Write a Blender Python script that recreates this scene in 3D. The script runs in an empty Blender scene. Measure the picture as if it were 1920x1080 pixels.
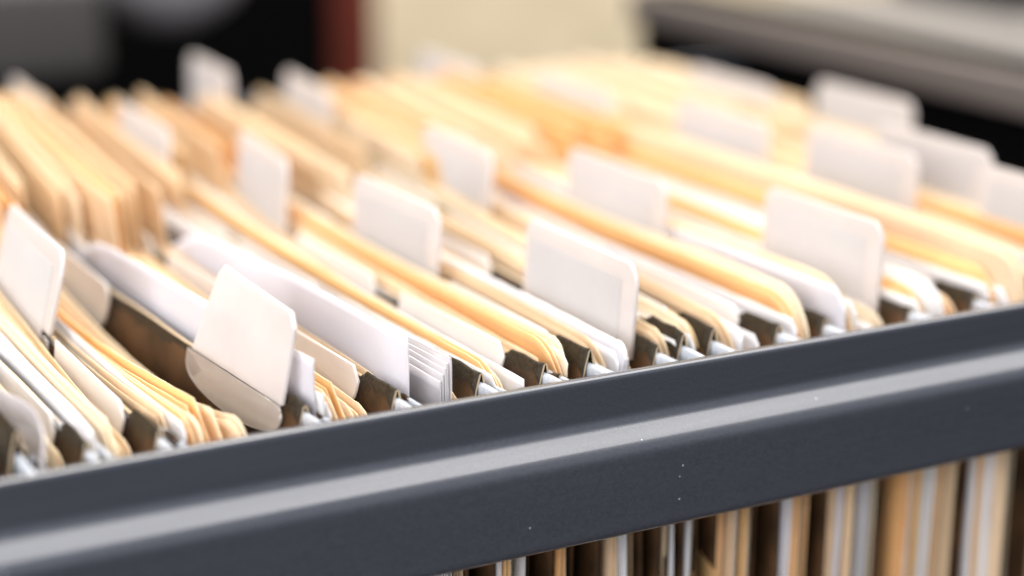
import bpy, bmesh, math, random
from mathutils import Matrix, Vector
random.seed(7)
sc = bpy.context.scene
MM = 0.001
# ---------------------------------------------------------------- camera
cam_d = bpy.data.cameras.new('camera'); cam = bpy.data.objects.new('camera', cam_d)
sc.collection.objects.link(cam); sc.camera = cam
Rw = Matrix(((0.8916455, 0.12914407, -0.43392408),
             (-0.45273425, 0.25434508, -0.85459948),
             (0.0, 0.95845208, 0.28525359)))
M4 = Rw.to_4x4(); M4.translation = Vector((-154.68, -319.52, 130.0)) * MM
cam.matrix_world = M4
cam_d.sensor_width = 36; cam_d.lens = 63.0
cam_d.clip_start = 0.01; cam_d.clip_end = 50
cam_d.dof.use_dof = True; cam_d.dof.focus_distance = 0.394; cam_d.dof.aperture_fstop = 4.1
# ---------------------------------------------------------------- world and lamps
w = bpy.data.worlds.new('World'); sc.world = w; w.use_nodes = True
bg = w.node_tree.nodes['Background']
bg.inputs[1].default_value = 0.58
_nt = w.node_tree; _tc = _nt.nodes.new('ShaderNodeTexCoord'); _sp = _nt.nodes.new('ShaderNodeSeparateXYZ'); _cr = _nt.nodes.new('ShaderNodeValToRGB')
_mr = _nt.nodes.new('ShaderNodeMapRange'); _mr.inputs['From Min'].default_value = -1
_nt.links.new(_tc.outputs['Generated'], _sp.inputs[0]); _nt.links.new(_sp.outputs['Z'], _mr.inputs[0]); _nt.links.new(_mr.outputs[0], _cr.inputs[0])
_cr.color_ramp.elements[0].position = 0.42; _cr.color_ramp.elements[0].color = (0.13, 0.12, 0.13, 1)
_cr.color_ramp.elements[1].position = 0.62; _cr.color_ramp.elements[1].color = (0.86, 0.93, 1.0, 1)
_nt.links.new(_cr.outputs[0], bg.inputs[0])
def area(name, loc, target, sx, sy, power, col):
    d = bpy.data.lights.new(name, 'AREA'); d.shape = 'RECTANGLE'; d.size = sx; d.size_y = sy
    d.energy = power; d.color = col
    o = bpy.data.objects.new(name, d); sc.collection.objects.link(o)
    o.location = loc
    o.rotation_euler = (Vector(target) - Vector(loc)).to_track_quat('-Z', 'Y').to_euler()
    return o
area('ceiling_light', (0.55, 0.22, 1.25), (0.55, 0.20, 0.0), 2.6, 1.6, 60, (1.0, 0.97, 0.94))
area('left_fill_light', (-1.10, -0.80, 0.50), (0.05, 0.10, -0.02), 1.1, 0.8, 32, (0.97, 0.97, 1.0))  # added fill from the front left for tab faces and below the rail
area('room_light', (0.2, 0.9, 1.6), (0.6, 1.7, -0.1), 0.8, 0.8, 40, (1.0, 0.93, 0.82))
sc.view_settings.view_transform = 'Standard'; sc.view_settings.look = 'None'
sc.view_settings.exposure = -0.07; sc.view_settings.gamma = 1.0
sc.view_settings.use_curve_mapping = False
sc.cycles.use_denoising = True
sc.cycles.max_bounces = 12; sc.cycles.diffuse_bounces = 7; sc.cycles.transmission_bounces = 8
sc.cycles.transparent_max_bounces = 12; sc.cycles.caustics_reflective = False; sc.cycles.caustics_refractive = False

# ---------------------------------------------------------------- materials
def new_mat(name):
    m = bpy.data.materials.new(name); m.use_nodes = True
    nt = m.node_tree; nt.nodes.clear()
    return m, nt, nt.nodes.new('ShaderNodeOutputMaterial')
def N(nt, t, **k):
    n = nt.nodes.new(t)
    for a, v in k.items(): setattr(n, a, v)
    return n
def noise(nt, scale, detail=4, stretch=(1, 1, 1), rough=0.55):
    tc = N(nt, 'ShaderNodeTexCoord'); mp = N(nt, 'ShaderNodeMapping'); mp.inputs['Scale'].default_value = stretch
    no = N(nt, 'ShaderNodeTexNoise'); no.inputs['Scale'].default_value = scale; no.inputs['Detail'].default_value = detail
    no.inputs['Roughness'].default_value = rough
    nt.links.new(tc.outputs['Object'], mp.inputs['Vector']); nt.links.new(mp.outputs[0], no.inputs['Vector'])
    return no
def ramp(nt, src, a, b, ca, cb):
    r = N(nt, 'ShaderNodeValToRGB'); r.color_ramp.elements[0].position = a; r.color_ramp.elements[1].position = b
    r.color_ramp.elements[0].color = ca; r.color_ramp.elements[1].color = cb
    nt.links.new(src, r.inputs[0]); return r
def c4(c, k=1.0): return (min(1, c[0]*k), min(1, c[1]*k), min(1, c[2]*k), 1)
def paper_mat(name, col, trans=0.4, gloss=0.04, rough=0.5, fibre=0.06, tcol=None):
    m, nt, out = new_mat(name)
    no = noise(nt, 700, 5, (1, 1, 0.5)); no2 = noise(nt, 28, 3)
    r = ramp(nt, no.outputs[0], 0.3, 0.7, c4(col, 1-fibre), c4(col, 1+fibre))
    r2 = ramp(nt, no2.outputs[0], 0.3, 0.7, (0.93, 0.92, 0.90, 1), (1, 1, 1, 1))
    mx = N(nt, 'ShaderNodeMixRGB', blend_type='MULTIPLY'); mx.inputs[0].default_value = 1
    nt.links.new(r.outputs[0], mx.inputs[1]); nt.links.new(r2.outputs[0], mx.inputs[2])
    oi = N(nt, 'ShaderNodeObjectInfo'); hs = N(nt, 'ShaderNodeHueSaturation')
    mr = N(nt, 'ShaderNodeMapRange'); mr.inputs['To Min'].default_value = 0.92; mr.inputs['To Max'].default_value = 1.06
    nt.links.new(oi.outputs['Random'], mr.inputs[0]); nt.links.new(mr.outputs[0], hs.inputs['Value'])
    nt.links.new(mx.outputs[0], hs.inputs['Color'])
    bp = N(nt, 'ShaderNodeBump'); bp.inputs['Strength'].default_value = 0.12; bp.inputs['Distance'].default_value = 0.0003
    nt.links.new(no.outputs[0], bp.inputs['Height'])
    if not tcol: tcol = tuple(min(0.95, 0.18 + 0.80*v) for v in col)
    df = N(nt, 'ShaderNodeBsdfDiffuse'); tr = N(nt, 'ShaderNodeBsdfTranslucent'); gl = N(nt, 'ShaderNodeBsdfGlossy')
    gl.inputs['Roughness'].default_value = rough
    for n in (df, tr): nt.links.new(hs.outputs[0], n.inputs['Color'])
    if tcol:
        nt.links.remove(tr.inputs['Color'].links[0]); tr.inputs['Color'].default_value = c4(tcol)
    for n in (df, gl): nt.links.new(bp.outputs[0], n.inputs['Normal'])
    a = N(nt, 'ShaderNodeMixShader'); a.inputs[0].default_value = trans
    nt.links.new(df.outputs[0], a.inputs[1]); nt.links.new(tr.outputs[0], a.inputs[2])
    b = N(nt, 'ShaderNodeMixShader'); b.inputs[0].default_value = gloss
    nt.links.new(a.outputs[0], b.inputs[1]); nt.links.new(gl.outputs[0], b.inputs[2])
    nt.links.new(b.outputs[0], out.inputs[0]); return m
MAT = {}
MAT['manila'] = paper_mat('manila_card', (0.90, 0.71, 0.48), 0.42)
MAT['pale'] = paper_mat('pale_manila_card', (0.91, 0.80, 0.62), 0.42)
MAT['amber'] = paper_mat('amber_card', (0.90, 0.61, 0.27), 0.42)
MAT['tan'] = paper_mat('tan_card', (0.83, 0.62, 0.40), 0.35)
MAT['orange'] = paper_mat('orange_card', (0.89, 0.54, 0.23), 0.42)
MAT['peach'] = paper_mat('peach_card', (0.92, 0.75, 0.54), 0.42)
MAT['white'] = paper_mat('white_paper', (0.88, 0.87, 0.88), 0.40, fibre=0.02)
MAT['lavender'] = paper_mat('cool_white_paper', (0.84, 0.82, 0.86), 0.42, fibre=0.02)
MAT['edge'] = paper_mat('cut_card_edge', (0.55, 0.42, 0.28), 0.1)
MAT['paper_edge'] = paper_mat('cut_manila_edge', (0.95, 0.80, 0.56), 0.3)
MAT['white_edge'] = paper_mat('cut_paper_edge', (0.92, 0.90, 0.90), 0.3)
def plastic(name, col, trans, clear, rough=0.25, gloss=0.08):
    m, nt, out = new_mat(name)
    no = noise(nt, 90, 4); r = ramp(nt, no.outputs[0], 0.3, 0.75, c4(col, 0.96), c4(col, 1.03))
    df = N(nt, 'ShaderNodeBsdfDiffuse'); tr = N(nt, 'ShaderNodeBsdfTranslucent'); gl = N(nt, 'ShaderNodeBsdfGlossy')
    tp = N(nt, 'ShaderNodeBsdfTransparent'); tp.inputs[0].default_value = (0.96, 0.95, 0.94, 1)
    gl.inputs['Roughness'].default_value = rough
    bp = N(nt, 'ShaderNodeBump'); bp.inputs['Strength'].default_value = 0.15; bp.inputs['Distance'].default_value = 0.0004
    nt.links.new(no.outputs[0], bp.inputs['Height']); nt.links.new(bp.outputs[0], gl.inputs['Normal'])
    nt.links.new(r.outputs[0], df.inputs[0]); nt.links.new(r.outputs[0], tr.inputs[0])
    a = N(nt, 'ShaderNodeMixShader'); a.inputs[0].default_value = trans
    nt.links.new(df.outputs[0], a.inputs[1]); nt.links.new(tr.outputs[0], a.inputs[2])
    t = N(nt, 'ShaderNodeMixShader'); t.inputs[0].default_value = clear
    nt.links.new(a.outputs[0], t.inputs[1]); nt.links.new(tp.outputs[0], t.inputs[2])
    b = N(nt, 'ShaderNodeMixShader'); b.inputs[0].default_value = gloss
    nt.links.new(t.outputs[0], b.inputs[1]); nt.links.new(gl.outputs[0], b.inputs[2])
    nt.links.new(b.outputs[0], out.inputs[0]); return m
MAT['tab'] = plastic('frosted_tab_plastic', (0.82, 0.77, 0.745), 0.48, 0.12)
MAT['flap'] = plastic('frosted_flap_plastic', (0.88, 0.84, 0.81), 0.35, 0.12)
MAT['clearflap'] = plastic('clear_flap_plastic', (0.84, 0.77, 0.71), 0.30, 0.70, 0.10, 0.10)
MAT['insert_clean'] = paper_mat('clean_insert_paper', (0.80, 0.775, 0.765), 0.36, fibre=0.02)
MAT['insert'] = paper_mat('tab_insert_paper', (0.68, 0.65, 0.64), 0.25, fibre=0.02)
MAT['sleeve'] = plastic('clear_sleeve_plastic', (0.88, 0.84, 0.86), 0.45, 0.34, 0.12, 0.22)
def principled(name, col, rough, metal=0, spec=0.5, bump=0.0, bscale=900, coat=0.0):
    m, nt, out = new_mat(name)
    p = N(nt, 'ShaderNodeBsdfPrincipled'); p.inputs['Base Color'].default_value = c4(col)
    p.inputs['Roughness'].default_value = rough; p.inputs['Metallic'].default_value = metal
    p.inputs['Specular IOR Level'].default_value = spec; p.inputs['Coat Weight'].default_value = coat
    no = noise(nt, bscale, 4)
    r = ramp(nt, no.outputs[0], 0.3, 0.7, c4(col, 0.88), c4(col, 1.12)); nt.links.new(r.outputs[0], p.inputs['Base Color'])
    if bump:
        bp = N(nt, 'ShaderNodeBump'); bp.inputs['Strength'].default_value = bump; bp.inputs['Distance'].default_value = 0.0002
        nt.links.new(no.outputs[0], bp.inputs['Height']); nt.links.new(bp.outputs[0], p.inputs['Normal'])
    nt.links.new(p.outputs[0], out.inputs[0]); return m
MAT['rod'] = principled('white_enamelled_rod', (0.50, 0.53, 0.58), 0.3, 0.25, 0.6)
MAT['dark'] = principled('black_and_shade', (0.0015, 0.0014, 0.0014), 0.9, 0, 0.05)  # black of cabinet and tray, and painted shade on the drawer front
MAT['charcoal'] = principled('charcoal_steel', (0.030, 0.028, 0.028), 0.5)
MAT['lip'] = principled('warm_grey_steel', (0.12, 0.10, 0.09), 0.45)
MAT['wall'] = principled('cream_wall', (0.76, 0.64, 0.45), 0.8, bscale=12)
MAT['timber'] = principled('red_brown_timber', (0.10, 0.012, 0.003), 0.5, bscale=30)
MAT['chair'] = principled('grey_chair_fabric', (0.045, 0.040, 0.038), 0.7, bscale=200)
MAT['chairpale'] = principled('pale_grey_chair_shell', (0.28, 0.26, 0.27), 0.5, bscale=200)
MAT['desk'] = principled('pale_grey_laminate', (0.14, 0.13, 0.125), 0.5, bscale=60)
MAT['floor'] = principled('dark_carpet', (0.03, 0.028, 0.028), 0.9, bscale=80)
# painted steel of the rail: fine orange peel, dust specks
def rail_mat():
    m, nt, out = new_mat('slate_painted_steel')
    p = N(nt, 'ShaderNodeBsdfPrincipled')
    p.inputs['Roughness'].default_value = 0.30; p.inputs['Specular IOR Level'].default_value = 0.9
    p.inputs['Metallic'].default_value = 0.25; p.inputs['Coat Weight'].default_value = 0.8; p.inputs['Coat Roughness'].default_value = 0.11
    tc = N(nt, 'ShaderNodeTexCoord')
    vo = N(nt, 'ShaderNodeTexVoronoi'); vo.inputs['Scale'].default_value = 210; vo.inputs['Randomness'].default_value = 1
    nt.links.new(tc.outputs['Object'], vo.inputs['Vector'])
    lt = N(nt, 'ShaderNodeMath', operation='LESS_THAN'); lt.inputs[1].default_value = 0.05
    nt.links.new(vo.outputs['Distance'], lt.inputs[0])
    sx = N(nt, 'ShaderNodeSeparateColor'); nt.links.new(vo.outputs['Color'], sx.inputs[0])
    gt = N(nt, 'ShaderNodeMath', operation='GREATER_THAN'); gt.inputs[1].default_value = 0.72
    nt.links.new(sx.outputs[0], gt.inputs[0])
    mu = N(nt, 'ShaderNodeMath', operation='MULTIPLY'); nt.links.new(lt.outputs[0], mu.inputs[0]); nt.links.new(gt.outputs[0], mu.inputs[1])
    no = noise(nt, 1500, 3); no2 = noise(nt, 60, 5, (0.12, 4, 4))
    r = ramp(nt, no.outputs[0], 0.3, 0.7, (0.046, 0.049, 0.062, 1), (0.063, 0.067, 0.084, 1))
    mx = N(nt, 'ShaderNodeMixRGB'); mx.inputs[2].default_value = (0.45, 0.43, 0.42, 1)
    nt.links.new(mu.outputs[0], mx.inputs[0]); nt.links.new(r.outputs[0], mx.inputs[1]); nt.links.new(mx.outputs[0], p.inputs['Base Color'])
    rr = ramp(nt, no2.outputs[0], 0.35, 0.7, (0.22, 0.22, 0.22, 1), (0.42, 0.42, 0.42, 1)); nt.links.new(rr.outputs[0], p.inputs['Roughness'])
    bp = N(nt, 'ShaderNodeBump'); bp.inputs['Strength'].default_value = 0.10; bp.inputs['Distance'].default_value = 0.0001
    nt.links.new(no.outputs[0], bp.inputs['Height']); nt.links.new(bp.outputs[0], p.inputs['Normal'])
    nt.links.new(p.outputs[0], out.inputs[0]); return m
MAT['rail'] = rail_mat()
# hanging folder card: near-black glossy hem band above a worn brown face
def card_mat():
    m, nt, out = new_mat('dark_olive_folder_card')
    p = N(nt, 'ShaderNodeBsdfPrincipled'); p.inputs['Roughness'].default_value = 0.48; p.inputs['Specular IOR Level'].default_value = 0.16
    tc = N(nt, 'ShaderNodeTexCoord'); sp = N(nt, 'ShaderNodeSeparateXYZ'); nt.links.new(tc.outputs['Object'], sp.inputs[0])
    nw = noise(nt, 120, 4, (1, 1, 0.3)); nf = noise(nt, 1300, 5); nb = noise(nt, 45, 4)
    ad = N(nt, 'ShaderNodeMath', operation='MULTIPLY_ADD'); ad.inputs[1].default_value = 0.008
    nt.links.new(nw.outputs[0], ad.inputs[0]); nt.links.new(sp.outputs['Z'], ad.inputs[2])
    mr = N(nt, 'ShaderNodeMapRange'); mr.inputs['From Min'].default_value = 0.0006; mr.inputs['From Max'].default_value = 0.0012
    nt.links.new(ad.outputs[0], mr.inputs[0])
    br = ramp(nt, nb.outputs[0], 0.30, 0.78, (0.016, 0.009, 0.004, 1), (0.125, 0.062, 0.028, 1))
    dk = ramp(nt, nf.outputs[0], 0.35, 0.75, (0.012, 0.008, 0.004, 1), (0.044, 0.031, 0.017, 1))
    mx = N(nt, 'ShaderNodeMixRGB'); nt.links.new(mr.outputs[0], mx.inputs[0])
    nt.links.new(br.outputs[0], mx.inputs[1]); nt.links.new(dk.outputs[0], mx.inputs[2]); nt.links.new(mx.outputs[0], p.inputs['Base Color'])
    bp = N(nt, 'ShaderNodeBump'); bp.inputs['Strength'].default_value = 0.35; bp.inputs['Distance'].default_value = 0.0003
    nt.links.new(nf.outputs[0], bp.inputs['Height']); nt.links.new(bp.outputs[0], p.inputs['Normal'])
    nt.links.new(p.outputs[0], out.inputs[0]); return m
MAT['card'] = card_mat()

# ---------------------------------------------------------------- builders (all lengths in mm)
def tag(o, label=None, cat=None, group=None, kind=None):
    if label: o['label'] = label
    if cat: o['category'] = cat
    if group: o['group'] = group
    if kind: o['kind'] = kind
    return o
def world_of(o):
    v = Vector((0, 0, 0))
    while o: v = v + o.location; o = o.parent
    return v
def link_mesh(name, verts, faces, mats, mids=None, parent=None, smooth=None, origin=(0, 0, 0)):
    me = bpy.data.meshes.new(name)
    ox, oy, oz = origin
    me.from_pydata([((v[0]-ox)*MM, (v[1]-oy)*MM, (v[2]-oz)*MM) for v in verts], [], faces)
    for m in mats: me.materials.append(MAT[m])
    if mids:
        for p, i in zip(me.polygons, mids): p.material_index = i
    if smooth is not None:
        for p, s in zip(me.polygons, smooth): p.use_smooth = s
    me.update()
    o = bpy.data.objects.new(name, me); sc.collection.objects.link(o)
    o.location = (ox*MM, oy*MM, oz*MM)
    if parent:
        o.parent = parent
        o.location = Vector((ox*MM, oy*MM, oz*MM)) - world_of(parent)
    return o
def empty(name, loc):
    o = bpy.data.objects.new(name, None); sc.collection.objects.link(o)
    o.location = Vector(loc)*MM; o.empty_display_size = 0.02; return o
def box(name, lo, hi, mat, parent=None, bevel=0.0, seg=3):
    bm = bmesh.new(); bmesh.ops.create_cube(bm, size=1)
    c = [(a+b)/2 for a, b in zip(lo, hi)]
    for v in bm.verts:
        v.co = Vector(((v.co.x)*(hi[0]-lo[0]), (v.co.y)*(hi[1]-lo[1]), (v.co.z)*(hi[2]-lo[2])))*MM
    if bevel: bmesh.ops.bevel(bm, geom=bm.edges[:], offset=bevel*MM, segments=seg, affect='EDGES', profile=0.5)
    me = bpy.data.meshes.new(name); bm.to_mesh(me); bm.free(); me.materials.append(MAT[mat])
    if bevel:
        for p in me.polygons: p.use_smooth = True
    o = bpy.data.objects.new(name, me); sc.collection.objects.link(o); o.location = Vector(c)*MM
    if parent: o.parent = parent; o.location = Vector(c)*MM - parent.location
    return o
def curve_fn(pts):
    pts = sorted(pts)
    def f(y):
        if y <= pts[0][0]: return pts[0][1]
        if y >= pts[-1][0]: return pts[-1][1]
        n = len(pts)
        for i in range(n-1):
            if y <= pts[i+1][0]:
                (x0, v0), (x1, v1) = pts[i], pts[i+1]
                m0 = (v1-v0)/(x1-x0) if i == 0 else (v1-pts[i-1][1])/(x1-pts[i-1][0])
                m1 = (v1-v0)/(x1-x0) if i == n-2 else (pts[i+2][1]-v0)/(pts[i+2][0]-x0)
                t = (y-x0)/(x1-x0); h = x1-x0
                return ((2*t**3-3*t*t+1)*v0+(t**3-2*t*t+t)*h*m0+(-2*t**3+3*t*t)*v1+(t**3-t*t)*h*m1)
    return f

YN, YF = 12.0, 338.0
# ---------------------------------------------------------------- hanging panels: near x, control points, tab, flap starts
# (x of the back panel's hem at several y); tab = (y0, y1, top z, lean)
PAN = [
 dict(c=[(12,-136),(100,-144),(338,-140)]),
 dict(c=[(12,-121),(100,-129),(338,-123)]),
 dict(c=[(12,-107),(100,-114),(338,-107)]),
 dict(c=[(12,-93.4),(90,-99),(160,-100),(338,-88)]),
 dict(c=[(12,-80),(90,-85),(160,-87),(338,-80)]),
 dict(c=[(12,-65.4),(45,-68),(86,-69.5),(140,-70.5),(230,-68),(338,-62)], tab=(84,139,19.5,5.5), flaps=[27,152,214,276]),
 dict(c=[(12,-34.5),(30,-37.3),(65,-42.3),(90,-45),(141,-49),(230,-49),(338,-45)], tab=(17.8,63.5,18.2,4.6), flaps=[112,172,232]),
 dict(c=[(12,-13.7),(60,-17.5),(100,-22),(145,-25),(230,-25),(338,-24)], tab2=(283,333,19,1)),
 dict(c=[(12,6.2),(77,0.5),(141,-4),(233,-8),(338,-4)], tab=(198,252,22,2), flaps=[27,88,148,270]),
 dict(c=[(12,22),(79,16),(150,13),(200,15.5),(338,18)], tab=(150,200,20,2), flaps=[27,88,218,280]),
 dict(c=[(12,33.4),(60,31),(110,28),(200,26),(338,30)], tab=(82,133,19,1.5), flaps=[27,148,210,272]),
 dict(c=[(12,51.3),(87,49),(180,45),(338,43)], tab=(20,72,17.5,1.5), flaps=[90,152,214], tab2=(290,336,22,1)),
 dict(c=[(12,58.1),(100,58),(200,62),(338,69)], tab=(245,297,20,1), flaps=[27,88,150]),
 dict(c=[(12,66.3),(87,67),(160,70),(338,76)], tab=(132,184,20,2), flaps=[27,72,200,262]),
 dict(c=[(12,84.8),(100,83),(200,84),(338,90)]),
 dict(c=[(12,98.3),(60,97.5),(104,94.5),(200,97),(338,104)], tab=(80,132,20,1), flaps=[27,148,210]),
 dict(c=[(12,124),(70,121.5),(200,121),(338,124)], tab=(22,70,18.5,1), flaps=[84,146,208]),
 dict(c=[(12,144.5),(150,141),(338,138)], tab=(284,336,17,1), flaps=[27,88]),
 dict(c=[(12,158),(150,153),(338,150)], tab=(206,260,18.5,1), flaps=[27,88,150]),
 dict(c=[(12,168),(150,162),(338,164)], tab=(128,180,21,1), flaps=[27,70]),
 dict(c=[(12,181),(100,178.5),(338,176)], tab=(77,129,19.5,1), flaps=[20,150]),
 dict(c=[(12,195),(150,192),(338,188)], tab=(12,66,18,1), flaps=[80,150]),
 dict(c=[(12,207),(150,204),(338,198)], tab=(76,128,18.5,1), flaps=[20]),
 dict(c=[(12,216),(220,211),(338,207)], tab=(196,247,18,1), flaps=[60]),
 dict(c=[(12,226),(220,222),(338,218)]),
 dict(c=[(12,237),(180,235),(338,228)], tab=(149,201,18,1), flaps=[60,220]),
]
for p in PAN: p['f'] = curve_fn(p['c'])
HL = [
 'dark hanging folder beyond the left end, cut off by the photo edge',
 'dark hanging folder second in from the left edge of the row',
 'dark hanging folder third in from the left edge of the row',
 'near-black hanging folder at the lower left corner beside the crumpled plastic sheet',
 'dark hanging folder with a low white flap just right of the crumpled plastic',
 'dark hanging folder carrying the tall grey-white tab at the left edge',
 'brown-faced hanging folder carrying the large sharp tab with a clear round foot',
 'dark hanging folder with the bright white flap between the sharp tab and the clear sleeves',
 'dark hanging folder with a clean pointed hem right of the clear plastic sleeves',
 'worn brown hanging folder whose peaked hem follows the bright amber file',
 'dark hanging folder whose peaked hem stands just left of the centre tab',
 'dark hanging folder carrying the tall white tab at the centre',
 'dark hanging folder with a peaked hem immediately right of the centre tab',
 'dark hanging folder second to the right of the centre tab, above two white rods',
 'dark hanging folder at the foot of the rounded tan folder right of centre',
 'dark hanging folder right behind the long amber folder on the right side',
 'dark hanging folder carrying the wide white tab right of centre',
 'dark hanging folder with a short black hem near the right end of the rail',
 'dark hanging folder at the right photo edge where the rail leaves the view',
 'dark hanging folder carrying the blurred cream tab above the wide right tab',
 'hanging folder carrying the big blurred tab left of the two overlapping right tabs',
 'hanging folder carrying the blurred tab cut by the right photo edge',
 'hanging folder carrying the blurred tab seen in the middle of the right-hand overlap',
 'hanging folder carrying the faint cream tab against the black gap at top right',
 'hanging folder with no tab, last but one before the drawer front',
 'last hanging folder before the drawer front, with a rounded blurred tab',
]
def stations(extra=()):
    ys = [YN + (YF-YN)*(i/46.0)**1.15 for i in range(47)] + list(extra)
    return sorted(set(round(y, 3) for y in ys))
def panel_mesh(name, f, parent, dz, back, seedv, lowwave, close=0.0):
    """card panel folded into a peaked hem over its rod, hanging to the drawer bottom"""
    rnd = random.Random(seedv)
    ys = stations((26.0, 26.8, 28.5))
    wob = rnd.uniform(0.0, 6)
    wl, wr = (2.1, 1.3) if back else (1.3, 1.5)
    lowz = [-12, -17, -25, -36, -50, -70, -100, -140, -185, -232]
    # polyline from the right skirt's foot over the peak and down the left face
    t = 0.42
    def prof(y):
        step = 1.0 if y < 26.2 else (-0.0 if y > 28 else 0.3)
        ap = dz + (0.3 if step > 0.9 else (-1.1 if step == 0 else -0.5)) + 0.25*math.sin(y*0.11+wob) + (0.35*math.sin(y*0.6+wob) if y < 26 else 0)
        L = [(wr, ap-8.5), (wr*0.72, ap-4), (0.32, ap-0.35), (0.0, ap), (-0.32, ap-0.25), (-wl*0.62, ap-4), (-wl, ap-8.5)]
        for z in lowz:
            k = (z+12)/-220.0
            L.append((-wl - 1.2*math.sin(k*7+wob)*lowwave*k*3 - (0.0), z))
        return L
    V, F, Mi, S = [], [], [], []
    n = len(prof(20))
    rows = []
    for y in ys:
        L = prof(y); r = []
        for j, (px, pz) in enumerate(L):
            a = L[max(j-1, 0)]; b = L[min(j+1, n-1)]
            tx, tz = b[0]-a[0], b[1]-a[1]; ln = math.hypot(tx, tz) or 1
            nx, nz = tz/ln, -tx/ln       # points to the inside
            yy = y
            if pz < -9 and y < 16: yy = y + 1.5*min(1, (-9-pz)/10.0)
            x0 = f(y) + close*max(0.0, min(1.0, (-pz-9)/22.0))
            V.append((x0+px+nx*t*0.5, yy, pz+nz*t*0.5)); V.append((x0+px-nx*t*0.5, yy, pz-nz*t*0.5))
            r.append((len(V)-2, len(V)-1))
        rows.append(r)
    for i in range(len(rows)-1):
        for j in range(n-1):
            a, b, c, d = rows[i][j], rows[i+1][j], rows[i+1][j+1], rows[i][j+1]
            tanrim = 1 if (ys[i] > 27.5 and j in (2, 3)) else 0
            for s in (0, 1):
                F.append((a[s], b[s], c[s], d[s]) if s == 0 else (d[s], c[s], b[s], a[s])); Mi.append(tanrim); S.append(True)
    def rim(p, q):
        F.append((p[0], q[0], q[1], p[1])); S.append(False)
    for j in range(n-1):
        rim(rows[0][j], rows[0][j+1]); Mi.append(1 if j < 6 else 0)
        rim(rows[-1][j+1], rows[-1][j]); Mi.append(0)
    for i in range(len(rows)-1):
        rim(rows[i+1][0], rows[i][0]); Mi.append(1)
        rim(rows[i][-1], rows[i+1][-1]); Mi.append(0)
    return link_mesh(name, V, F, ['card', 'edge'], Mi, parent, S, origin=(f(YN), YN, 0))
def rod_mesh(f, parent, dz, dx=0.0):
    ys = [0.9, 1.6, 3.2, 5.5, 5.6, 8.9] + [YN + (YF-YN)*i/24.0 for i in range(25)] + [344.4, 344.5, 347, 348]
    V, F, S = [], [], []
    rows = []
    hw = 0.72
    xn = f(YN); slope = (f(YN+6)-f(YN))/6.0
    for y in ys:
        x = (f(y) if y >= YN else xn + slope*(y-YN)*0.5) + dx
        zt = dz - 1.35 + (0.2 if y < 9 else 0) - (0.9 if (y < 1.5 or y > 347.5) else 0) ; zb = dz - 6.6
        if y < 5.55 or y > 344.45: zb = dz - 11.5
        ring = [(x-hw, zt-0.7), (x-hw*0.45, zt-0.08), (x, zt), (x+hw*0.45, zt-0.08), (x+hw, zt-0.7), (x+hw, zb+0.5), (x, zb), (x-hw, zb+0.5)]
        rows.append([len(V)+k for k in range(8)]); V += [(a, y, b) for a, b in ring]
    for i in range(len(rows)-1):
        for k in range(8):
            k2 = (k+1) % 8; F.append((rows[i][k], rows[i][k2], rows[i+1][k2], rows[i+1][k])); S.append(True)
    F.append(tuple(rows[0][::-1])); F.append(tuple(rows[-1])); S += [False, False]
    return link_mesh('rod', V, F, ['rod'], None, parent, S, origin=(xn, YN, 0))
def plate(name, poly, fx, thick, mat, parent, bevel=0.22, origin=(0, 0, 0)):
    """flat plate from an outline in (y, z); fx(y, z) gives its x"""
    bm = bmesh.new(); ox, oy, oz = origin
    vs = [bm.verts.new(((fx(y, z)-ox)*MM, (y-oy)*MM, (z-oz)*MM)) for y, z in poly]
    f0 = bm.faces.new(vs)
    ex = bmesh.ops.extrude_face_region(bm, geom=[f0])
    for e in ex['geom']:
        if isinstance(e, bmesh.types.BMVert): e.co.x += thick*MM
    bm.normal_update(); bmesh.ops.recalc_face_normals(bm, faces=bm.faces[:])
    edges = [e for e in bm.edges if len(e.link_faces) == 2 and e.calc_face_angle(0) > 1.0 and (len(e.link_faces[0].verts) > 6 or len(e.link_faces[1].verts) > 6)]
    if bevel: bmesh.ops.bevel(bm, geom=edges, offset=bevel*MM, segments=2, affect='EDGES', profile=0.6)
    me = bpy.data.meshes.new(name); bm.to_mesh(me); bm.free(); me.materials.append(MAT[mat])
    for p in me.polygons: p.use_smooth = bool(bevel) and len(p.vertices) <= 4
    o = bpy.data.objects.new(name, me); sc.collection.objects.link(o)
    o.location = Vector(origin)*MM
    if parent: o.parent = parent; o.location = Vector(origin)*MM - world_of(parent)
    return o
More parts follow.
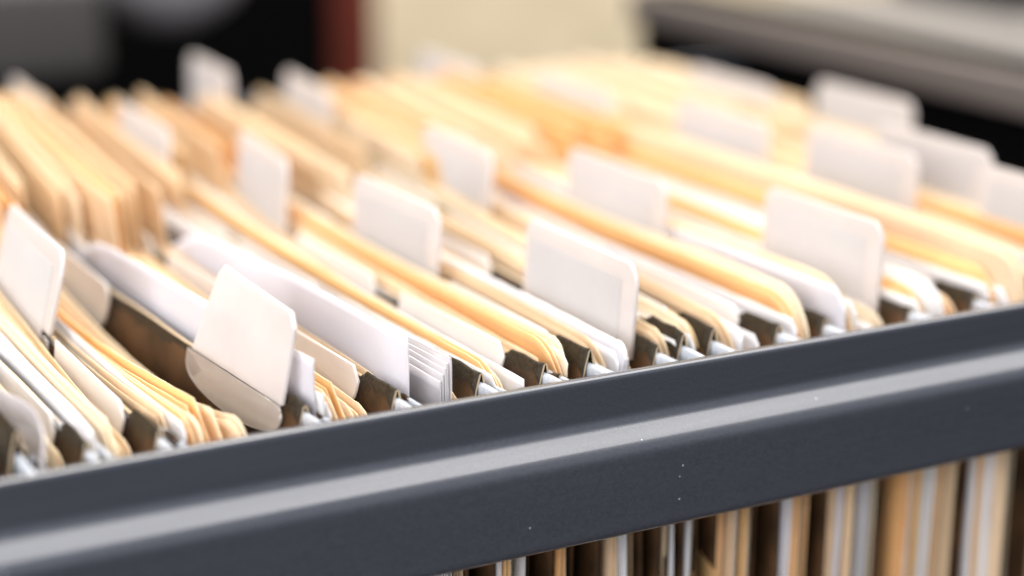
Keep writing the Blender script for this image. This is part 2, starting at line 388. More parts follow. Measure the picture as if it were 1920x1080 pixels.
def grid_plate(name, y0, y1, top, bot, fx, thick, mat, parent, origin):
    V, F, S, rows = [], [], [], []
    ys = sorted(set([y0 + (y1-y0)*i/30.0 for i in range(31)] + [y0+0.5, y0+1, y0+2, y0+3, y0+4, y1-0.5, y1-1, y1-2, y1-3]))
    n = 12
    for y in ys:
        a, b = top(y), bot(y); col = []
        for j in range(n+1):
            z = a+(b-a)*j/n; yy = y
            x = fx(yy, z); V.append((x, yy, z)); V.append((x+thick, yy, z)); col.append((len(V)-2, len(V)-1))
        rows.append(col)
    for i in range(len(rows)-1):
        for j in range(n):
            a, b, c, d = rows[i][j], rows[i+1][j], rows[i+1][j+1], rows[i][j+1]
            F.append((a[0], d[0], c[0], b[0])); F.append((a[1], b[1], c[1], d[1])); S += [True, True]
    def rim(p, q): F.append((p[0], q[0], q[1], p[1])); S.append(False)
    for i in range(len(rows)-1): rim(rows[i][0], rows[i+1][0]); rim(rows[i+1][n], rows[i][n])
    for j in range(n): rim(rows[0][j+1], rows[0][j]); rim(rows[-1][j], rows[-1][j+1])
    o = link_mesh(name, V, F, [mat], None, parent, S, origin)
    md = o.modifiers.new('bevel', 'BEVEL'); md.width = 0.0003; md.segments = 2; md.limit_method = 'ANGLE'; md.angle_limit = math.radians(60)
    return o
def flap_poly(y0, w, zt, depth, near_clip=3.0):
    """D-shaped flap: straight top, clipped near corner, round foot"""
    P = [(y0+w, zt), (y0+near_clip*0.9, zt), (y0, zt-near_clip), ]
    n = 22
    for i in range(1, n):
        a = math.pi*i/n
        P.append((y0+w/2 - (w/2)*math.cos(a), (zt-near_clip) - (depth-near_clip)*math.sin(a)**0.75))
    P.append((y0+w, zt-near_clip*0.6))
    return P
def tab_parts(root, f, tb, idx, hero=False):
    y0, y1, zt, lean = tb
    za = f(y0); zb = f(y1); zb_base = -1.2 if hero else -6.0
    org = (za, y0, 0)
    def fx(y, z):
        t = (y-y0)/(y1-y0); return za+(zb-za)*t*((0.78-0.6*max(0, min(1, (z+1)/19.0))) if idx == 6 else 1) - (3.1 if idx == 6 else 2.6) + lean*(z+4)/22.0
    ch = 3.2
    P = [(y0, zb_base+1), (y0, zt-ch-0.6), (y0+0.5, zt-ch+0.5), (y0+ch-0.5, zt-0.5), (y0+ch+0.6, zt), (y1-ch, zt), (y1-0.9, zt-1.0), (y1, zt-ch), (y1+(2.5 if hero else 0), zb_base)]
    if idx == 6:
        def tp(y):
            d, e = y-y0, y1-y
            return zt - max(0, (3.0-d))*0.95 - max(0, 2.0-e)*1.1
        t = grid_plate('index_tab', y0, y1, tp, lambda y: zb_base, fx, 1.0, 'tab', root, org)
    else: t = plate('index_tab', P, fx, 1.1, 'tab', root, 0.3, org)
    Q = [(y0+6, -2.5), (y0+6, zt-4.5), (y1-3, zt-4.5), (y1-3, -2.5)]
    if idx != 6: ins = plate('tab_insert', Q, lambda y, z: fx(y, z)-0.16, 0.12, 'insert_clean' if idx == 6 else 'insert', t, 0, org)
    w = y1-y0
    fp = flap_poly(y0-1 if hero else y0+2, w+3 if hero else w-2, -1.4 if hero else -2.5, 8.5 if hero else 8, 2.0)
    fl = plate('clear_foot', fp, lambda y, z: fx(y, z) + (-0.1 if hero else -0.75), 0.5, 'clearflap' if hero else 'flap', t, 0.18, org)
    return t
for i, p in enumerate(PAN):
    f = p['f']; near = i >= 3
    root = empty('hanging_folder', (f(YN), YN, -232))
    tag(root, HL[i], 'hanging folder', 'dark hanging folders hung across the drawer rails')
    jz = [0.0, 0.5, -0.3, 0.7, -0.2][i % 5]
    if i == 3: jz = 5.0
    if i in (12, 13): jz = 2.4
    if i == 10: jz = 1.4
    if i == 16: jz = -1.5
    gap = f(YN)-PAN[i-1]['f'](YN) if i else 8
    panel_mesh('back_panel', f, root, jz, True, i*3+1, 1.0, -0.05*gap)
    rod_mesh(f, root, jz*0.3)
    # front panel hangs right after the previous folder's back panel
    if i > 0:
        g0 = PAN[i-1]['f']; gap = f(YN)-g0(YN)
        off = 3.9 if gap > 9 else 3.0
        g = (lambda gg, oo: (lambda y: gg(y)+oo))(g0, off)
        panel_mesh('front_panel', g, root, -3.4, False, i*3+2, 0.5, 0.05*gap)
        rod_mesh(g, root, -1.5, 0.1)
    if 'tab' in p: tab_parts(root, f, p['tab'], i, hero=(i in (5, 6)))
    if 'tab2' in p: tab_parts(root, f, p['tab2'], i)
    for k, fy in enumerate(p.get('flaps', [27, 88, 150, 212])):
        w = 50 if fy > 30 else 49
        wob = random.uniform(-1.5, 1.5); dz = random.uniform(-0.6, 0.7)
        if i == 13: w = 40
        fp = flap_poly(fy+wob, w, 1.6+dz+jz*0.6, 13.5 if i != 6 else 16)
        plate('white_flap', fp, (lambda ff: (lambda y, z: ff(y) - 2.95 + 0.07*(z+3) + (0.9 if z > -3 else 0)*0.4))(f), 0.7, 'flap', root, 0.22, (f(fy), fy, 0))

# ---------------------------------------------------------------- contents: sheets and manila folders
def pocket(xn):
    for a, b in zip(PAN, PAN[1:]):
        if a['f'](YN) <= xn <= b['f'](YN): return a['f'](YN), b['f'](YN)
    return xn-3, xn+3
def flow(xn):
    """x(y) for something whose near edge stands at xn, carried along by the hanging panels either side"""
    for a, b in zip(PAN, PAN[1:]):
        xa, xb = a['f'](YN), b['f'](YN)
        if xa <= xn <= xb:
            t = (xn-xa)/(xb-xa)
            return lambda y: a['f'](y)*(1-t)+b['f'](y)*t
    return lambda y: PAN[-1]['f'](y) + (xn-PAN[-1]['f'](YN))
SHEETS = 0
def sheet_mesh(name, xn, y0, y1, ztop, mat, parent=None, corner=('round', 8), thick=0.24, tabr=None, bend=0.0, wave=0.25, edge='paper_edge', bottom=-226, lean=0.0, curl=None, rows_n=16, dx=None):
    """ztop: [(y, z)...]; corner = how the near upper corner is cut"""
    global SHEETS
    SHEETS += 1
    rnd = random.Random(SHEETS*17+3)
    fx0 = dx or flow(xn); zf = curve_fn(ztop)
    ph = rnd.uniform(0, 6); pa, pb = pocket(xn); ph2 = (pa*1.37) % 6 + rnd.uniform(-0.15, 0.15); pocket_shift = (pa+pb)/2 + 0.8 - xn; squeeze = 0.05 + 0.20*abs(math.sin(pa*2.1))
    kind, rr = corner
    ys = set()
    for i in range(44): ys.add(y0 + (y1-y0)*(i/43.0)**1.3)
    for i in range(13): ys.add(y0 + rr*(1-math.cos(math.pi/2*i/12.0)))
    for i in range(5): ys.add(y1 - rr*0.6*(1-math.cos(math.pi/2*i/4.0)))
    if tabr:
        a, b, h = tabr
        for q in (0, 0.25, .5, .75, 1, 1.4, 2.0, 3.0): ys.add(a + q*4); ys.add(b - q*4)
    ys = sorted(y for y in ys if y0 <= y <= y1)
    def top(y):
        z = zf(y)
        if tabr:
            a, b, h = tabr
            def ss(t): t = max(0, min(1, t)); return t*t*(3-2*t)
            z += h*ss((y-a)/6.0)*ss((b-y)/6.0)
        d = y-y0
        if d < rr:
            if kind == 'round': z -= rr*1.15 - 1.15*math.sqrt(max(0, rr*rr-(rr-d)**2))
            elif kind == 'chamfer': z -= (rr-d)*1.1
        e = y1-y
        if e < rr*0.6 and kind != 'square': z -= rr*0.6 - math.sqrt(max(0, (rr*0.6)**2-(rr*0.6-e)**2))
        return z
    xnear = fx0(y0)
    V, F, Mi, S, rows = [], [], [], [], []
    n = rows_n
    for y in ys:
        zt = top(y); col = []
        for j in range(n+1):
            s = (j/n)**1.7
            z = zt + (bottom-zt)*s
            x = fx0(max(y, YN)) + bend*math.sin(math.pi*min(1, (y-y0)/140.0)) + lean*(z/30.0 if z > -30 else -1.0)
            x += wave*math.sin(y/38.0+ph)*(0.4+0.6*s) + wave*2.2*math.sin(z/34.0+ph2)*min(1, max(0, -z/40.0))
            x += pocket_shift*squeeze*max(0.0, min(1.0, (-z-9)/22.0))
            if curl and y < y0+curl[1]:
                q = 1-(y-y0)/curl[1]; x += curl[0]*q*q
            yj = y + ((0.16*math.sin(z*2.3+ph)+0.12*math.sin(z*5.1+ph2)) if y == ys[0] else 0)
            zj = z + (0.07*math.sin(y*1.7+ph)+0.05*math.sin(y*4.3+ph2) if j == 0 else 0)
            V.append((x-thick/2, yj, zj)); V.append((x+thick/2, yj, zj)); col.append((len(V)-2, len(V)-1))
        rows.append(col)
    for i in range(len(rows)-1):
        for j in range(n):
            a, b, c, d = rows[i][j], rows[i+1][j], rows[i+1][j+1], rows[i][j+1]
            F.append((a[0], d[0], c[0], b[0])); F.append((a[1], b[1], c[1], d[1])); Mi += [0, 0]; S += [True, True]
    def rim(p, q): F.append((p[0], q[0], q[1], p[1])); Mi.append(1); S.append(False)
    for i in range(len(rows)-1): rim(rows[i][0], rows[i+1][0]); rim(rows[i+1][n], rows[i][n])
    for j in range(n): rim(rows[0][j+1], rows[0][j]); rim(rows[-1][j], rows[-1][j+1])
    return link_mesh(name, V, F, [mat, edge], Mi, parent, S, origin=(xnear, y0, bottom))
bk = 'back'
POCK = {0: 'at the far left, mostly out of frame', 1: 'at the far left beside the peach folder', 2: 'above the crumpled plastic at the left edge', 3: 'behind the crumpled plastic, left of the white sheaf', 4: 'behind the left white tab',
 5: 'above the brown folder face, left of the sharp tab', 6: 'straight above the sharp tab', 7: 'above the tall translucent sheet', 8: 'behind the bright amber folder', 9: 'left of the blurred tab above the clear sleeves',
 10: 'between the two blurred tabs left of the centre tab', 11: 'directly above the centre tab', 12: 'just right of the centre tab', 13: 'behind the pale tab right of the centre tab', 14: 'behind the long amber folder on the right',
 15: 'above the wide right tab', 16: 'right of the wide right tab', 17: 'behind the broad tan folder at the right', 18: 'at the upper right behind the broad tan folder', 19: 'in front of the big tab of the right-hand group', 20: 'behind the big tab of the right-hand group',
 21: 'beside the tab cut by the right photo edge', 22: 'between the overlapping tabs at the right', 23: 'under the faint cream tab against the black gap', 24: 'in the last pocket, next to the black gap before the drawer front'}
HUE = {'amber': 'amber', 'manila': 'golden', 'peach': 'peach', 'pale': 'cream', 'orange': 'orange', 'tan': 'tan'}
USED = {}
def back_label(x, mat):
    i = sum(1 for p in PAN if p['f'](YN) <= x) - 1
    key = (i, mat); USED[key] = USED.get(key, 0) + 1
    return '%s%s folder blurred %s' % (['', 'second ', 'third ', 'fourth '][USED[key]-1], HUE[mat], POCK[min(i, 24)])
def soften(t, x):
    if t and x > 20: return (t[0]+25, t[1], t[2]*0.72)
    return t
def manila(xn, y0, ztop, mat, label, corner=('round', 8), tabr=None, group='manila folders filed in the hanging folders', gap=0.9, dropf=1.5, **k):
    """a file folder: front and back leaf folded along the bottom"""
    f0 = k.pop('dx', None) or flow(xn)
    if label == bk and mat == 'amber' and SHEETS % 3: mat = 'pale'
    if label == bk: label = back_label(xn, mat)
    tabr = soften(tabr, xn)
    root = empty('manila_folder', (f0(y0), y0, -226)); tag(root, label, 'file folder', group)
    fr = [(y, z-dropf) for y, z in ztop]
    sheet_mesh('front_leaf', xn, y0+0.8, 318+y0-12, fr, mat, root, corner, 0.22, None, dx=lambda y: f0(y)-gap/2, **k)
    sheet_mesh('back_leaf', xn, y0, 320+y0-12, ztop, mat, root, corner, 0.22, tabr, dx=lambda y: f0(y)+gap/2, **k)
    return root
def paper(xn, y0, ztop, mat, label, corner=('square', 0.01), name='paper_sheet', cat='sheet of paper', group='loose papers filed in the drawer', length=279, edge='white_edge', **k):
    o = sheet_mesh(name, xn, y0, y0+length, ztop, mat, None, corner, k.pop('thick', 0.22), edge=edge, **k)
    return tag(o, label, cat, group)
FAR = 320
def Z(zn, zf=None, mid=None): return [(0, zn), (120, (zn+(zf if zf is not None else zn))/2 if mid is None else mid), (338, zf if zf is not None else zn)]
# left of frame
for x, m in [(-133,'pale'),(-129,'manila'),(-126,'amber'),(-118,'pale'),(-115,'amber'),(-111,'manila')]:
    manila(x, 13, Z(1, 3), m, bk, tabr=(160, 312, 12))
# -107 .. -93
manila(-103, 13, Z(2, 4), 'peach', 'peach folder just left of the black hem in the lower left corner', tabr=(150, 300, 12))
paper(-99, 12, Z(1), 'white', 'white sheet behind the peach folder at the left edge')
# -93 .. -80
for x_, m_ in ((-90.5, 'amber'), (-88.2, 'pale'), (-83.2, 'manila')): manila(x_, 16, Z(-6, 4), m_, bk, tabr=(150+(x_+90)*3, 312, 14), gap=0.6)
manila(-85.5, 15, Z(-2, 4), 'pale', 'pale folder under the low white flap in the lower left', tabr=(160, 312, 12))
# -80 .. -65
for k_, (x, z) in enumerate([(-77.6, -1.5), (-77.0, -0.6), (-76.4, 0.4), (-75.7, -0.2)]):
    paper(x, 12+k_*0.4, Z(z, 0), 'lavender' if k_ % 2 else 'white',
          ['outermost cool white sheet of the sheaf at the lower left', 'second white sheet of the sheaf at the lower left',
           'tallest white sheet of the sheaf, against the peach folder', 'inner white sheet pressed on the left peach folder'][k_], corner=('chamfer', 5), curl=(-1.6, 30))
manila(-73.9, 11.5, Z(1.5, 3), 'pale', 'long peach folder sweeping down to the rail left of the striped hem', corner=('chamfer', 8), tabr=(165, 312, 19), gap=0.7)
for x_, m_ in ((-71.6, 'amber'), (-69.6, 'manila')): manila(x_, 15, Z(-6, 8), m_, bk, tabr=(158+(x_+70)*4, 312, 20), gap=0.6)
# -65 .. -34
manila(-61.6, 12.5, Z(1.6, 3, -3.0), 'tan', 'tan folder with a clipped corner right of the left white tab', corner=('chamfer', 10), tabr=(146, 312, 18), gap=0.6)
manila(-58.6, 12, Z(1.0, 4, -3.0), 'amber', 'bright yellow folder in the middle of the fan beside the tan folder', corner=('round', 9), tabr=(155, 312, 18), gap=1.1)
paper(-56.4, 12, Z(0.6, 0, -4), 'pale', 'thin cream sheet in the fan of yellow folders', corner=('round', 6), edge='paper_edge')
manila(-54.0, 11, [(0, 2.0), (30, 1.0), (70, -2), (120, -4), (338, 4)], 'amber', 'tallest yellow folder of the fan left of the sharp tab', corner=('chamfer', 13), tabr=(150, 312, 17), gap=1.3)
paper(-51.2, 12, [(0, 1.0), (20, 0.0), (40, -3), (80, -7), (338, -6)], 'peach', 'cream sheet lying behind the tallest yellow folder', corner=('chamfer', 9), edge='paper_edge')
manila(-48.0, 8.5, [(0, 0.2), (14, -0.6), (30, -3.5), (60, -7), (120, -5), (338, 4)], 'peach', 'peach folder sliding out lowest before the brown folder face', corner=('round', 10), tabr=(172, 312, 19), gap=0.7)
for x_, m_, a_ in ((-46, 'manila', 168), (-43.5, 'pale', 176), (-57.4, 'peach', 160)): manila(x_, 14, [(0, -7), (80, -9), (140, -6), (338, 4)], m_, bk, tabr=(a_, 312, 19), gap=0.7)
# -34 .. -14
paper(-31.4, 14, [(0, 9.4), (60, 9.4), (110, 8.5), (140, 6), (170, -6), (300, -8)], 'lavender', 'tall cool white sheet standing square behind the sharp tab')
paper(-30.6, 12, Z(2.0, 2), 'white', 'lower white sheet at the foot of the tall white sheet right of the sharp tab')
manila(-26.8, 12, Z(-0.5, 4), 'manila', 'short amber folder with a frayed corner between two white sheets', corner=('round', 10), tabr=(137, 312, 15), gap=0.8)
manila(-24.6, 10, Z(0.8, 4), 'amber', 'amber folder with a clipped corner left of the bright white flap', corner=('chamfer', 11), tabr=(141, 312, 15), gap=0.8)
manila(-21.6, 14, Z(-5, 4), 'pale', bk, tabr=(146, 312, 15))
manila(-18.4, 14, Z(-6, 4), 'manila', bk, tabr=(150, 312, 17))
for x_, m_, a_ in ((-32.6, 'manila', 166), (-29.9, 'pale', 158), (-28.9, 'peach', 170)): manila(x_, 15, [(0, -9), (80, -9), (140, -6), (338, 4)], m_, bk, tabr=(a_, 312, 18), gap=0.7)
# -14 .. 6
manila(-11.8, 12, [(0, -3.2), (36, -1.0), (150, 0), (338, 3)], 'tan', 'tan folder with a clipped corner rising right of the bright white flap', corner=('chamfer', 16), tabr=(150, 312, 15), gap=0.5)
paper(-9.6, 15, [(0, 10.4), (50, 10.4), (105, 9.5), (135, 6), (165, -5), (300, -8)], 'lavender', 'tall translucent white sheet with a square corner at the middle left')
for k_, (x, z, y_) in enumerate([(-3.6, 0.6, 12.0), (-3.0, 2.1, 12.1), (-2.4, 3.4, 12.0), (-1.8, 4.6, 12.2), (-1.1, 5.9, 12.1)]):
    paper(x, y_, Z(z, 1), 'sleeve', ['lowest clear sleeve, on the near side of the glossy bundle', 'second clear sleeve of the glossy bundle',
          'middle clear sleeve of the glossy bundle', 'tallest clear sleeve of the glossy bundle', 'innermost clear sleeve, lying against the dark pointed hem'][k_],
          name='plastic_sleeve', cat='document sleeve', group='clear sleeves bundled at the middle of the rail', length=297, corner=('square', 0.01), wave=0.12, thick=0.28, edge='white_edge')
manila(0.9, 14, Z(-6, 4), 'manila', bk, tabr=(172, 312, 11))
manila(3.2, 14, Z(-6, 5), 'peach', bk, tabr=(178, 312, 11))
# 6 .. 22
manila(11.3, 11.2, Z(0.4, 4), 'amber', 'bright amber folder with a big rounded corner just right of the clear sleeves', corner=('round', 12), tabr=(208, 312, 9), gap=0.6, dropf=0.5)
manila(13.0, 13, Z(-2.5, 4), 'amber', bk, tabr=(212, 312, 10))
paper(16.0, 11, Z(-1.8, 0), 'white', 'pinkish white sheet behind the bright amber folder', corner=('square', 0.01))
paper(17.4, 13, Z(-4, 0), 'white', 'short curled white sheet below the pinkish one', corner=('round', 9))
manila(19.2, 15, Z(-7, 4), 'manila', bk, tabr=(206, 312, 12))
# 22 .. 33
manila(25.0, 17, Z(-1.5, 3), 'manila', 'small tan folder with a nicked tip before the long orange-tan folder', corner=('chamfer', 4), gap=0.6)
manila(26.9, 11.5, Z(3.2, 4), 'orange', 'long orange-tan folder with a rounded corner left of the centre tab', corner=('round', 13), tabr=(170, 312, 10), gap=0.6, dropf=0.4)
manila(29.2, 16, Z(3.6, 3), 'pale', 'pale folder just behind the long orange-tan folder', corner=('round', 5), gap=0.5)
# 33 .. 51
manila(39.6, 12, Z(0.6, 3), 'tan', 'brownish folder between the orange-tan folder and the centre tab', corner=('round', 14), gap=0.7, tabr=(150, 312, 12))
paper(42.0, 11, Z(2.4, 1), 'lavender', 'glossy white-blue wallet with a soft corner left of the centre tab', name='plastic_wallet', cat='plastic wallet', group=None, corner=('round', 3), thick=0.9)
manila(45.0, 14, Z(-3, 3), 'pale', bk, tabr=(140, 312, 13))
manila(47.3, 15, Z(-5, 3), 'amber', bk, tabr=(175, 312, 13))
# 51 .. 58
manila(55.6, 14, Z(1.4, 4), 'manila', 'small amber folder corner directly right of the centre tab', corner=('round', 8), gap=0.7, tabr=(170, 312, 11))
# 58 .. 66
manila(62.4, 14, Z(2.6, 4), 'pale', 'pale folder second right of the centre tab', corner=('round', 8), gap=0.8, tabr=(150, 312, 11))
manila(64.2, 15, Z(1.6, 4), 'amber', bk, corner=('round', 8), gap=0.5, tabr=(140, 312, 12))
# 66 .. 85
manila(72.6, 11, Z(2.4, 4), 'tan', 'rounded tan folder at the rail under the white flap right of centre', corner=('round', 13), gap=0.7, tabr=(160, 312, 12))
paper(75.2, 13, Z(-1, 2), 'lavender', 'bluish sheet seen edge-on below the rail among tan folders right of centre')
manila(77.8, 11.5, Z(-2.5, 4), 'amber', 'short amber folder peeping at the rail between two dark hems', corner=('chamfer', 10), gap=1.0, tabr=(180, 312, 12))
manila(80.6, 14, Z(-5, 4), 'manila', bk, tabr=(150, 312, 14))
# 85 .. 98
paper(88.6, 13, Z(-3, 2), 'lavender', 'bluish sheet seen below the rail next to the long amber folder')
manila(91.2, 10.5, [(0, 5.2), (60, 5.0), (150, 5), (338, 6)], 'orange', 'long amber folder with a large rounded corner, on the right side', corner=('round', 15), gap=0.7, dropf=1.0, tabr=(180, 312, 9))
manila(93.6, 12, [(0, 6.6), (60, 6.5), (150, 5), (338, 6)], 'pale', 'pale folder rising behind the long amber folder on the right', corner=('round', 13), gap=0.7, tabr=(150, 312, 9))
manila(95.5, 14, Z(-4, 4), 'amber', bk, tabr=(140, 312, 13))
# 98 .. 124
paper(102.6, 10.5, [(0, 7.2), (60, 6), (300, 3)], 'lavender', 'pinkish sheet leaning left of the wide right tab', corner=('chamfer', 4))
manila(105.4, 9.5, [(0, 8.0), (60, 7), (338, 5)], 'manila', 'cream-edged folder with a sweeping corner below the wide right tab', corner=('round', 17), gap=0.8, tabr=(150, 312, 9))
manila(109.0, 13, Z(-2, 5), 'tan', bk, tabr=(140, 312, 13))
for k_, x in enumerate((112.0, 113.5, 115.0, 116.5)):
    paper(x, 12.5+0.4*k_, Z(-4-k_, 2), 'lavender' if k_ % 2 else 'white', ['outer grey-white sheet of the thick sheaf below the rail at right', 'second grey-white sheet of the thick sheaf below the rail',
          'third grey-white sheet of the thick sheaf below the rail', 'inner grey-white sheet of the thick sheaf below the rail'][k_])
manila(119.5, 15, Z(-4, 4), 'amber', bk, tabr=(170, 312, 13))
# 124 .. 144
manila(129.2, 12, Z(2.0, 4), 'amber', 'golden folder low right of the wide right tab', corner=('round', 12), gap=1.4, tabr=(160, 312, 11))
manila(132.4, 12, Z(4.6, 4), 'white', 'stiff white folder right of the wide right tab', corner=('round', 10), gap=0.9)
paper(134.6, 12, Z(3.0, 4), 'white', 'white sheet inside the stiff white folder at the right', corner=('round', 8))
manila(137.0, 12.5, Z(0.0, 4), 'orange', 'orange folder seen below the rail near the right end', corner=('round', 8), gap=1.2, tabr=(150, 312, 13))
manila(140.2, 13, Z(-2.0, 4), 'tan', bk, corner=('round', 8), gap=1.2, tabr=(175, 312, 13))
# 144 .. 158
manila(150.6, 12, Z(5.0, 5), 'amber', 'amber folder under the white flap at the far right of the rail', corner=('round', 10), gap=1.2, tabr=(160, 312, 10))
paper(152.8, 9, Z(0.5, 3), 'white', 'white pages standing at the rail by the right photo edge', corner=('chamfer', 3))
manila(154.6, 6, [(0, 11.0), (60, 12), (200, 11.5), (338, 9)], 'peach', 'broad tan folder sweeping off the right photo edge', corner=('round', 10), gap=0.7)
# beyond: filled by rule
ms = ['amber', 'manila', 'peach', 'amber', 'pale', 'manila', 'orange']
q = 0
rng = random.Random(5)
for a, b in zip(PAN[18:], PAN[19:]):
    xa, xb = a['f'](YN), b['f'](YN)
    n = max(1, int((xb-xa-5)/2.6))
    for j in range(n):
        x = xa+4.4+(xb-xa-6.2)*(j+0.5)/n
        manila(x, 13+rng.uniform(0, 3), Z(rng.uniform(-3, 4), rng.uniform(4, 7)), ms[q % len(ms)], bk,
               tabr=(rng.uniform(135, 185), 312, rng.uniform(8, 11)), gap=0.6, group='manila folders packed before the drawer front'); q += 1
# thin sheets tucked beside the folders near the rail
for x, y_, z, m_, l_ in [(-59.9, 12.5, 0.4, 'white', 'thin white sheet tucked between the tan and the bright yellow folder'),
    (-28.6, 12.6, -0.8, 'white', 'thin white sheet tucked left of the short frayed folder'),
    (9.9, 12.2, -0.6, 'white', 'grey-white sheet squeezed before the bright amber folder'),
    (28.1, 13.0, 2.0, 'pale', 'thin cream sheet behind the long orange-tan folder'),
    (41.0, 12.4, 0.0, 'white', 'thin white sheet before the glossy wallet'),
    (43.6, 12.2, 0.6, 'white', 'white sheet between the glossy wallet and the centre tab'),
    (56.8, 12.3, 0.4, 'white', 'thin white sheet right of the centre tab'),
    (61.2, 12.4, 0.8, 'white', 'white sheet in the second pocket right of the centre tab'),
    (74.0, 11.6, 1.2, 'white', 'white sheet behind the rounded tan folder at the rail'),
    (79.2, 12.4, -1.6, 'white', 'white sheet next to the short amber folder at the rail'),
    (89.8, 12.2, 1.0, 'white', 'white sheet before the long amber folder on the right'),
    (107.2, 12.2, 3.0, 'white', 'white sheet behind the folder with the sweeping corner'),
    (127.0, 12.2, 0.5, 'white', 'white sheet before the golden folder right of the wide right tab'),
    (148.8, 12.2, 2.0, 'white', 'white sheet at the far right before the amber folder')]:
    paper(x, y_, Z(z, -2), m_, l_, corner=('chamfer', 2), thick=0.18)
for x, m_, l_ in [(69.4, 'orange', 'low orange folder seen below the rail left of the rounded tan folder'), 
    (96.2, 'orange', 'low orange folder last in the bundle below the long amber folder'),
    (101.0, 'tan', 'low tan folder left of the thick grey-white sheaf below the rail'), (125.9, 'orange', 'low orange folder opening the wide bundle below the rail at right'),
    (135.8, 'manila', 'low golden folder in the middle of the wide bundle below the rail'), (142.6, 'manila', 'low golden folder closing the wide bundle below the rail')]:
    manila(x, 12.3, Z(-7, -4), m_, l_, gap=0.8)
# crumpled plastic sheet in the lower left corner
def crumple():
    V, F = [], []
    ny, nz = 40, 26
    def px(y, z):
        return -89.6 + 1.9*math.sin(y/9.0+z/14.0) - 2.2*math.exp(-((y-9)/9.0)**2) + 0.8*math.sin(z/4.0+y/17.0)
    for i in range(ny+1):
        y = 3.5 + (i/ny)**1.4*110
        zt = 3.5 + 3.0*math.sin(y/15.0) - (7*math.exp(-((y-3.5)/4.5)**2))
        for j in range(nz+1):
            z = zt + (-120-zt)*(j/nz)**1.5
            V.append((px(y, z), y + 0.10*z*math.exp(-((y-4)/12.0)**2)*-0.5, z))
    nv = len(V)
    V += [(x+0.35, y, z) for x, y, z in V]
    idx = lambda i, j, s: s*nv + i*(nz+1)+j
    for i in range(ny):
        for j in range(nz):
            F.append((idx(i,j,0), idx(i,j+1,0), idx(i+1,j+1,0), idx(i+1,j,0)))
            F.append((idx(i,j,1), idx(i+1,j,1), idx(i+1,j+1,1), idx(i,j+1,1)))
    for i in range(ny): F.append((idx(i,0,0), idx(i+1,0,0), idx(i+1,0,1), idx(i,0,1)))
    for j in range(nz): F.append((idx(0,j+1,0), idx(0,j,0), idx(0,j,1), idx(0,j+1,1)))
    o = link_mesh('crumpled_sleeve', V, F, ['sleeve'], None, None, [True]*len(F), origin=(-90, 4, -120))
    tag(o, 'crumpled translucent plastic sheet curling at the lower left corner', 'plastic sheet')
crumple()

# ---------------------------------------------------------------- the drawer
drawer = empty('file_drawer', (0, 170, -245))
tag(drawer, 'dark slate steel file drawer with a bright ledge along its side rail', 'drawer')
def rail(name, y_s, mirror, lab=None):
    pr = [(3.0, -1.2), (3.0, -0.5), (2.5, -0.1), (1.8, 0.0), (1.0, 0.0), (0.45, -0.12), (0.12, -0.45), (0.0, -1.0), (0.0, -1.6), (0.0, -8.6), (0.0, -9.3), (-0.1, -10.1), (-0.4, -10.9), (-0.9, -11.5), (-1.5, -12.1),
          (-4.1, -14.3), (-4.7, -14.9), (-5.2, -15.6), (-5.55, -16.5), (-5.7, -17.5), (-5.7, -18.3), (-5.7, -33.6), (-5.7, -34.4), (-5.5, -35.3), (-5.0, -35.9), (-4.2, -36.2), (-2.8, -36.2), (-2.8, -35.1), (-4.5, -34.9), (-4.5, -16.9), (-4.1, -15.8), (1.4, -12.2), (1.4, -1.2)]
    V, F, S = [], [], []
    xs = [-420 + 8*i for i in range(91)]
    for x in xs:
        for a, b in pr: V.append((x, y_s + (a if not mirror else -a), b))
    n = len(pr)
    for i in range(len(xs)-1):
        for k in range(n):
            k2 = (k+1) % n; q_ = (i*n+k, (i+1)*n+k, (i+1)*n+k2, i*n+k2)
            F.append(q_ if not mirror else q_[::-1]); S.append(True)
    F.append(tuple(range(n))); F.append(tuple(len(V)-1-k for k in range(n))); S += [False, False]
    o = link_mesh(name, V, F, ['rail'], None, drawer, S, origin=(0, y_s, 0))
    # keep the flat runs flat
    md = o.modifiers.new('weighted', 'WEIGHTED_NORMAL'); md.keep_sharp = True
    return o
rail('side_rail', 0, False); rail('side_rail', 350, True)
box('hook_ledge', (-420, 1.6, -15.5), (300, 8.5, -14.2), 'rail', drawer, 0.2)
box('drawer_bottom', (-420, 0, -246), (300, 350, -244), 'charcoal', drawer)
box('drawer_back', (-424, -4, -246), (-421, 354, -10), 'charcoal', drawer)
box('front_panel', (306, -60, -250), (330, 448, 19), 'dark', drawer, 2.0)  # near-black colour stands in for the shadow gap under the lip
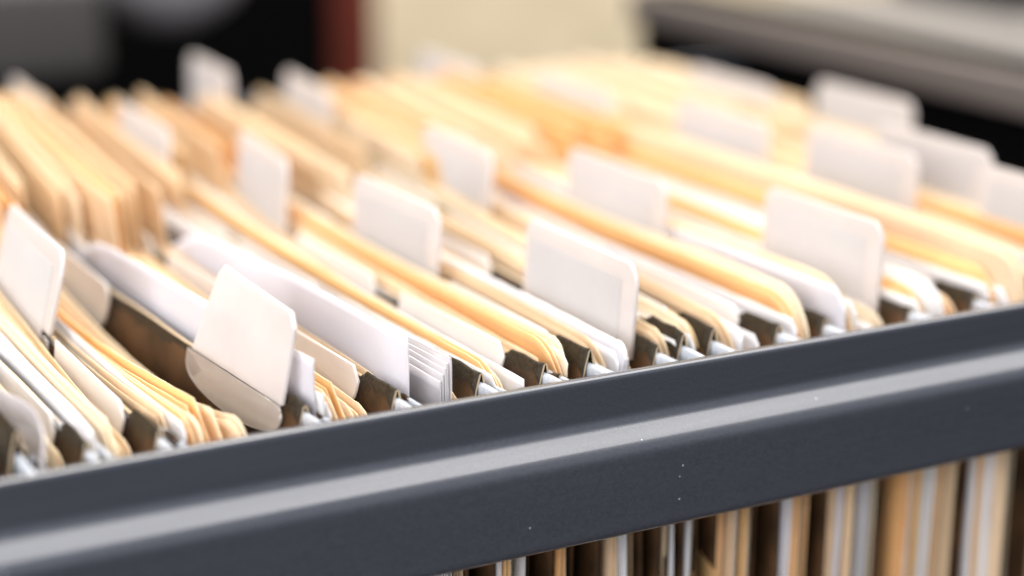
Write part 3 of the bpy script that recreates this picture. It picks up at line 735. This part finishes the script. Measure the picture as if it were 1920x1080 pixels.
box('front_lip', (298, -60, 4.5), (305.5, 446, 18.6), 'lip', drawer, 1.2)
# ---------------------------------------------------------------- the room beyond
floor = box('floor', (-2500, -2500, -712), (4000, 3500, -700), 'floor'); tag(floor, kind='structure')
wall = box('wall', (-2500, 1900, -700), (4000, 1950, 1500), 'wall'); tag(wall, kind='structure')
cab = empty('cabinet', (150, 1100, -700)); tag(cab, 'black cabinet standing behind the far left of the drawer', 'cabinet')
box('cabinet_body', (-900, 900, -700), (318, 1300, 500), 'dark', cab, 3)
box('timber_edge', (319, 896, -700), (352, 1302, 500), 'timber', cab, 2)
ch = empty('office_chair', (60, 700, -700)); tag(ch, 'blurred grey office chair at the top left behind the folders', 'chair')
box('armrest', (-260, 640, -38), (88, 720, 16), 'chair', ch, 8, 5)
def lathe_blob(name, c, r, mat, parent):
    bm = bmesh.new(); bmesh.ops.create_uvsphere(bm, u_segments=40, v_segments=24, radius=1)
    for v in bm.verts: v.co = Vector((v.co.x*r[0], v.co.y*r[1], v.co.z*r[2]))*MM
    me = bpy.data.meshes.new(name); bm.to_mesh(me); bm.free(); me.materials.append(MAT[mat])
    for p in me.polygons: p.use_smooth = True
    o = bpy.data.objects.new(name, me); sc.collection.objects.link(o); o.parent = parent
    o.location = Vector(c)*MM - parent.location; return o
lathe_blob('chair_shell', (150, 735, 14), (50, 30, 42), 'chairpale', ch)
box('chair_post', (40, 690, -700), (80, 730, -70), 'chair', ch, 8)
desk = empty('desk', (700, 500, -700)); tag(desk, 'pale grey desk top beyond the drawer front at the upper right', 'desk')
box('desk_top', (380, -300, -30), (1500, 560, -8), 'desk', desk, 3)
for x, y in ((400, -280), (1440, -280), (400, 520), (1440, 520)): box('leg', (x, y, -700), (x+40, y+30, -30.5), 'charcoal', desk, 2)
tray = empty('desk_tray', (575, 505, -8)); tag(tray, 'small black tray standing on the pale desk at the top right corner', 'tray')
box('tray_body', (552, 452, -7.6), (600, 560, 4), 'dark', tray, 3)
box('tray_rim', (549, 449, 4.1), (603, 563, 5.6), 'dark', tray, 0.6)
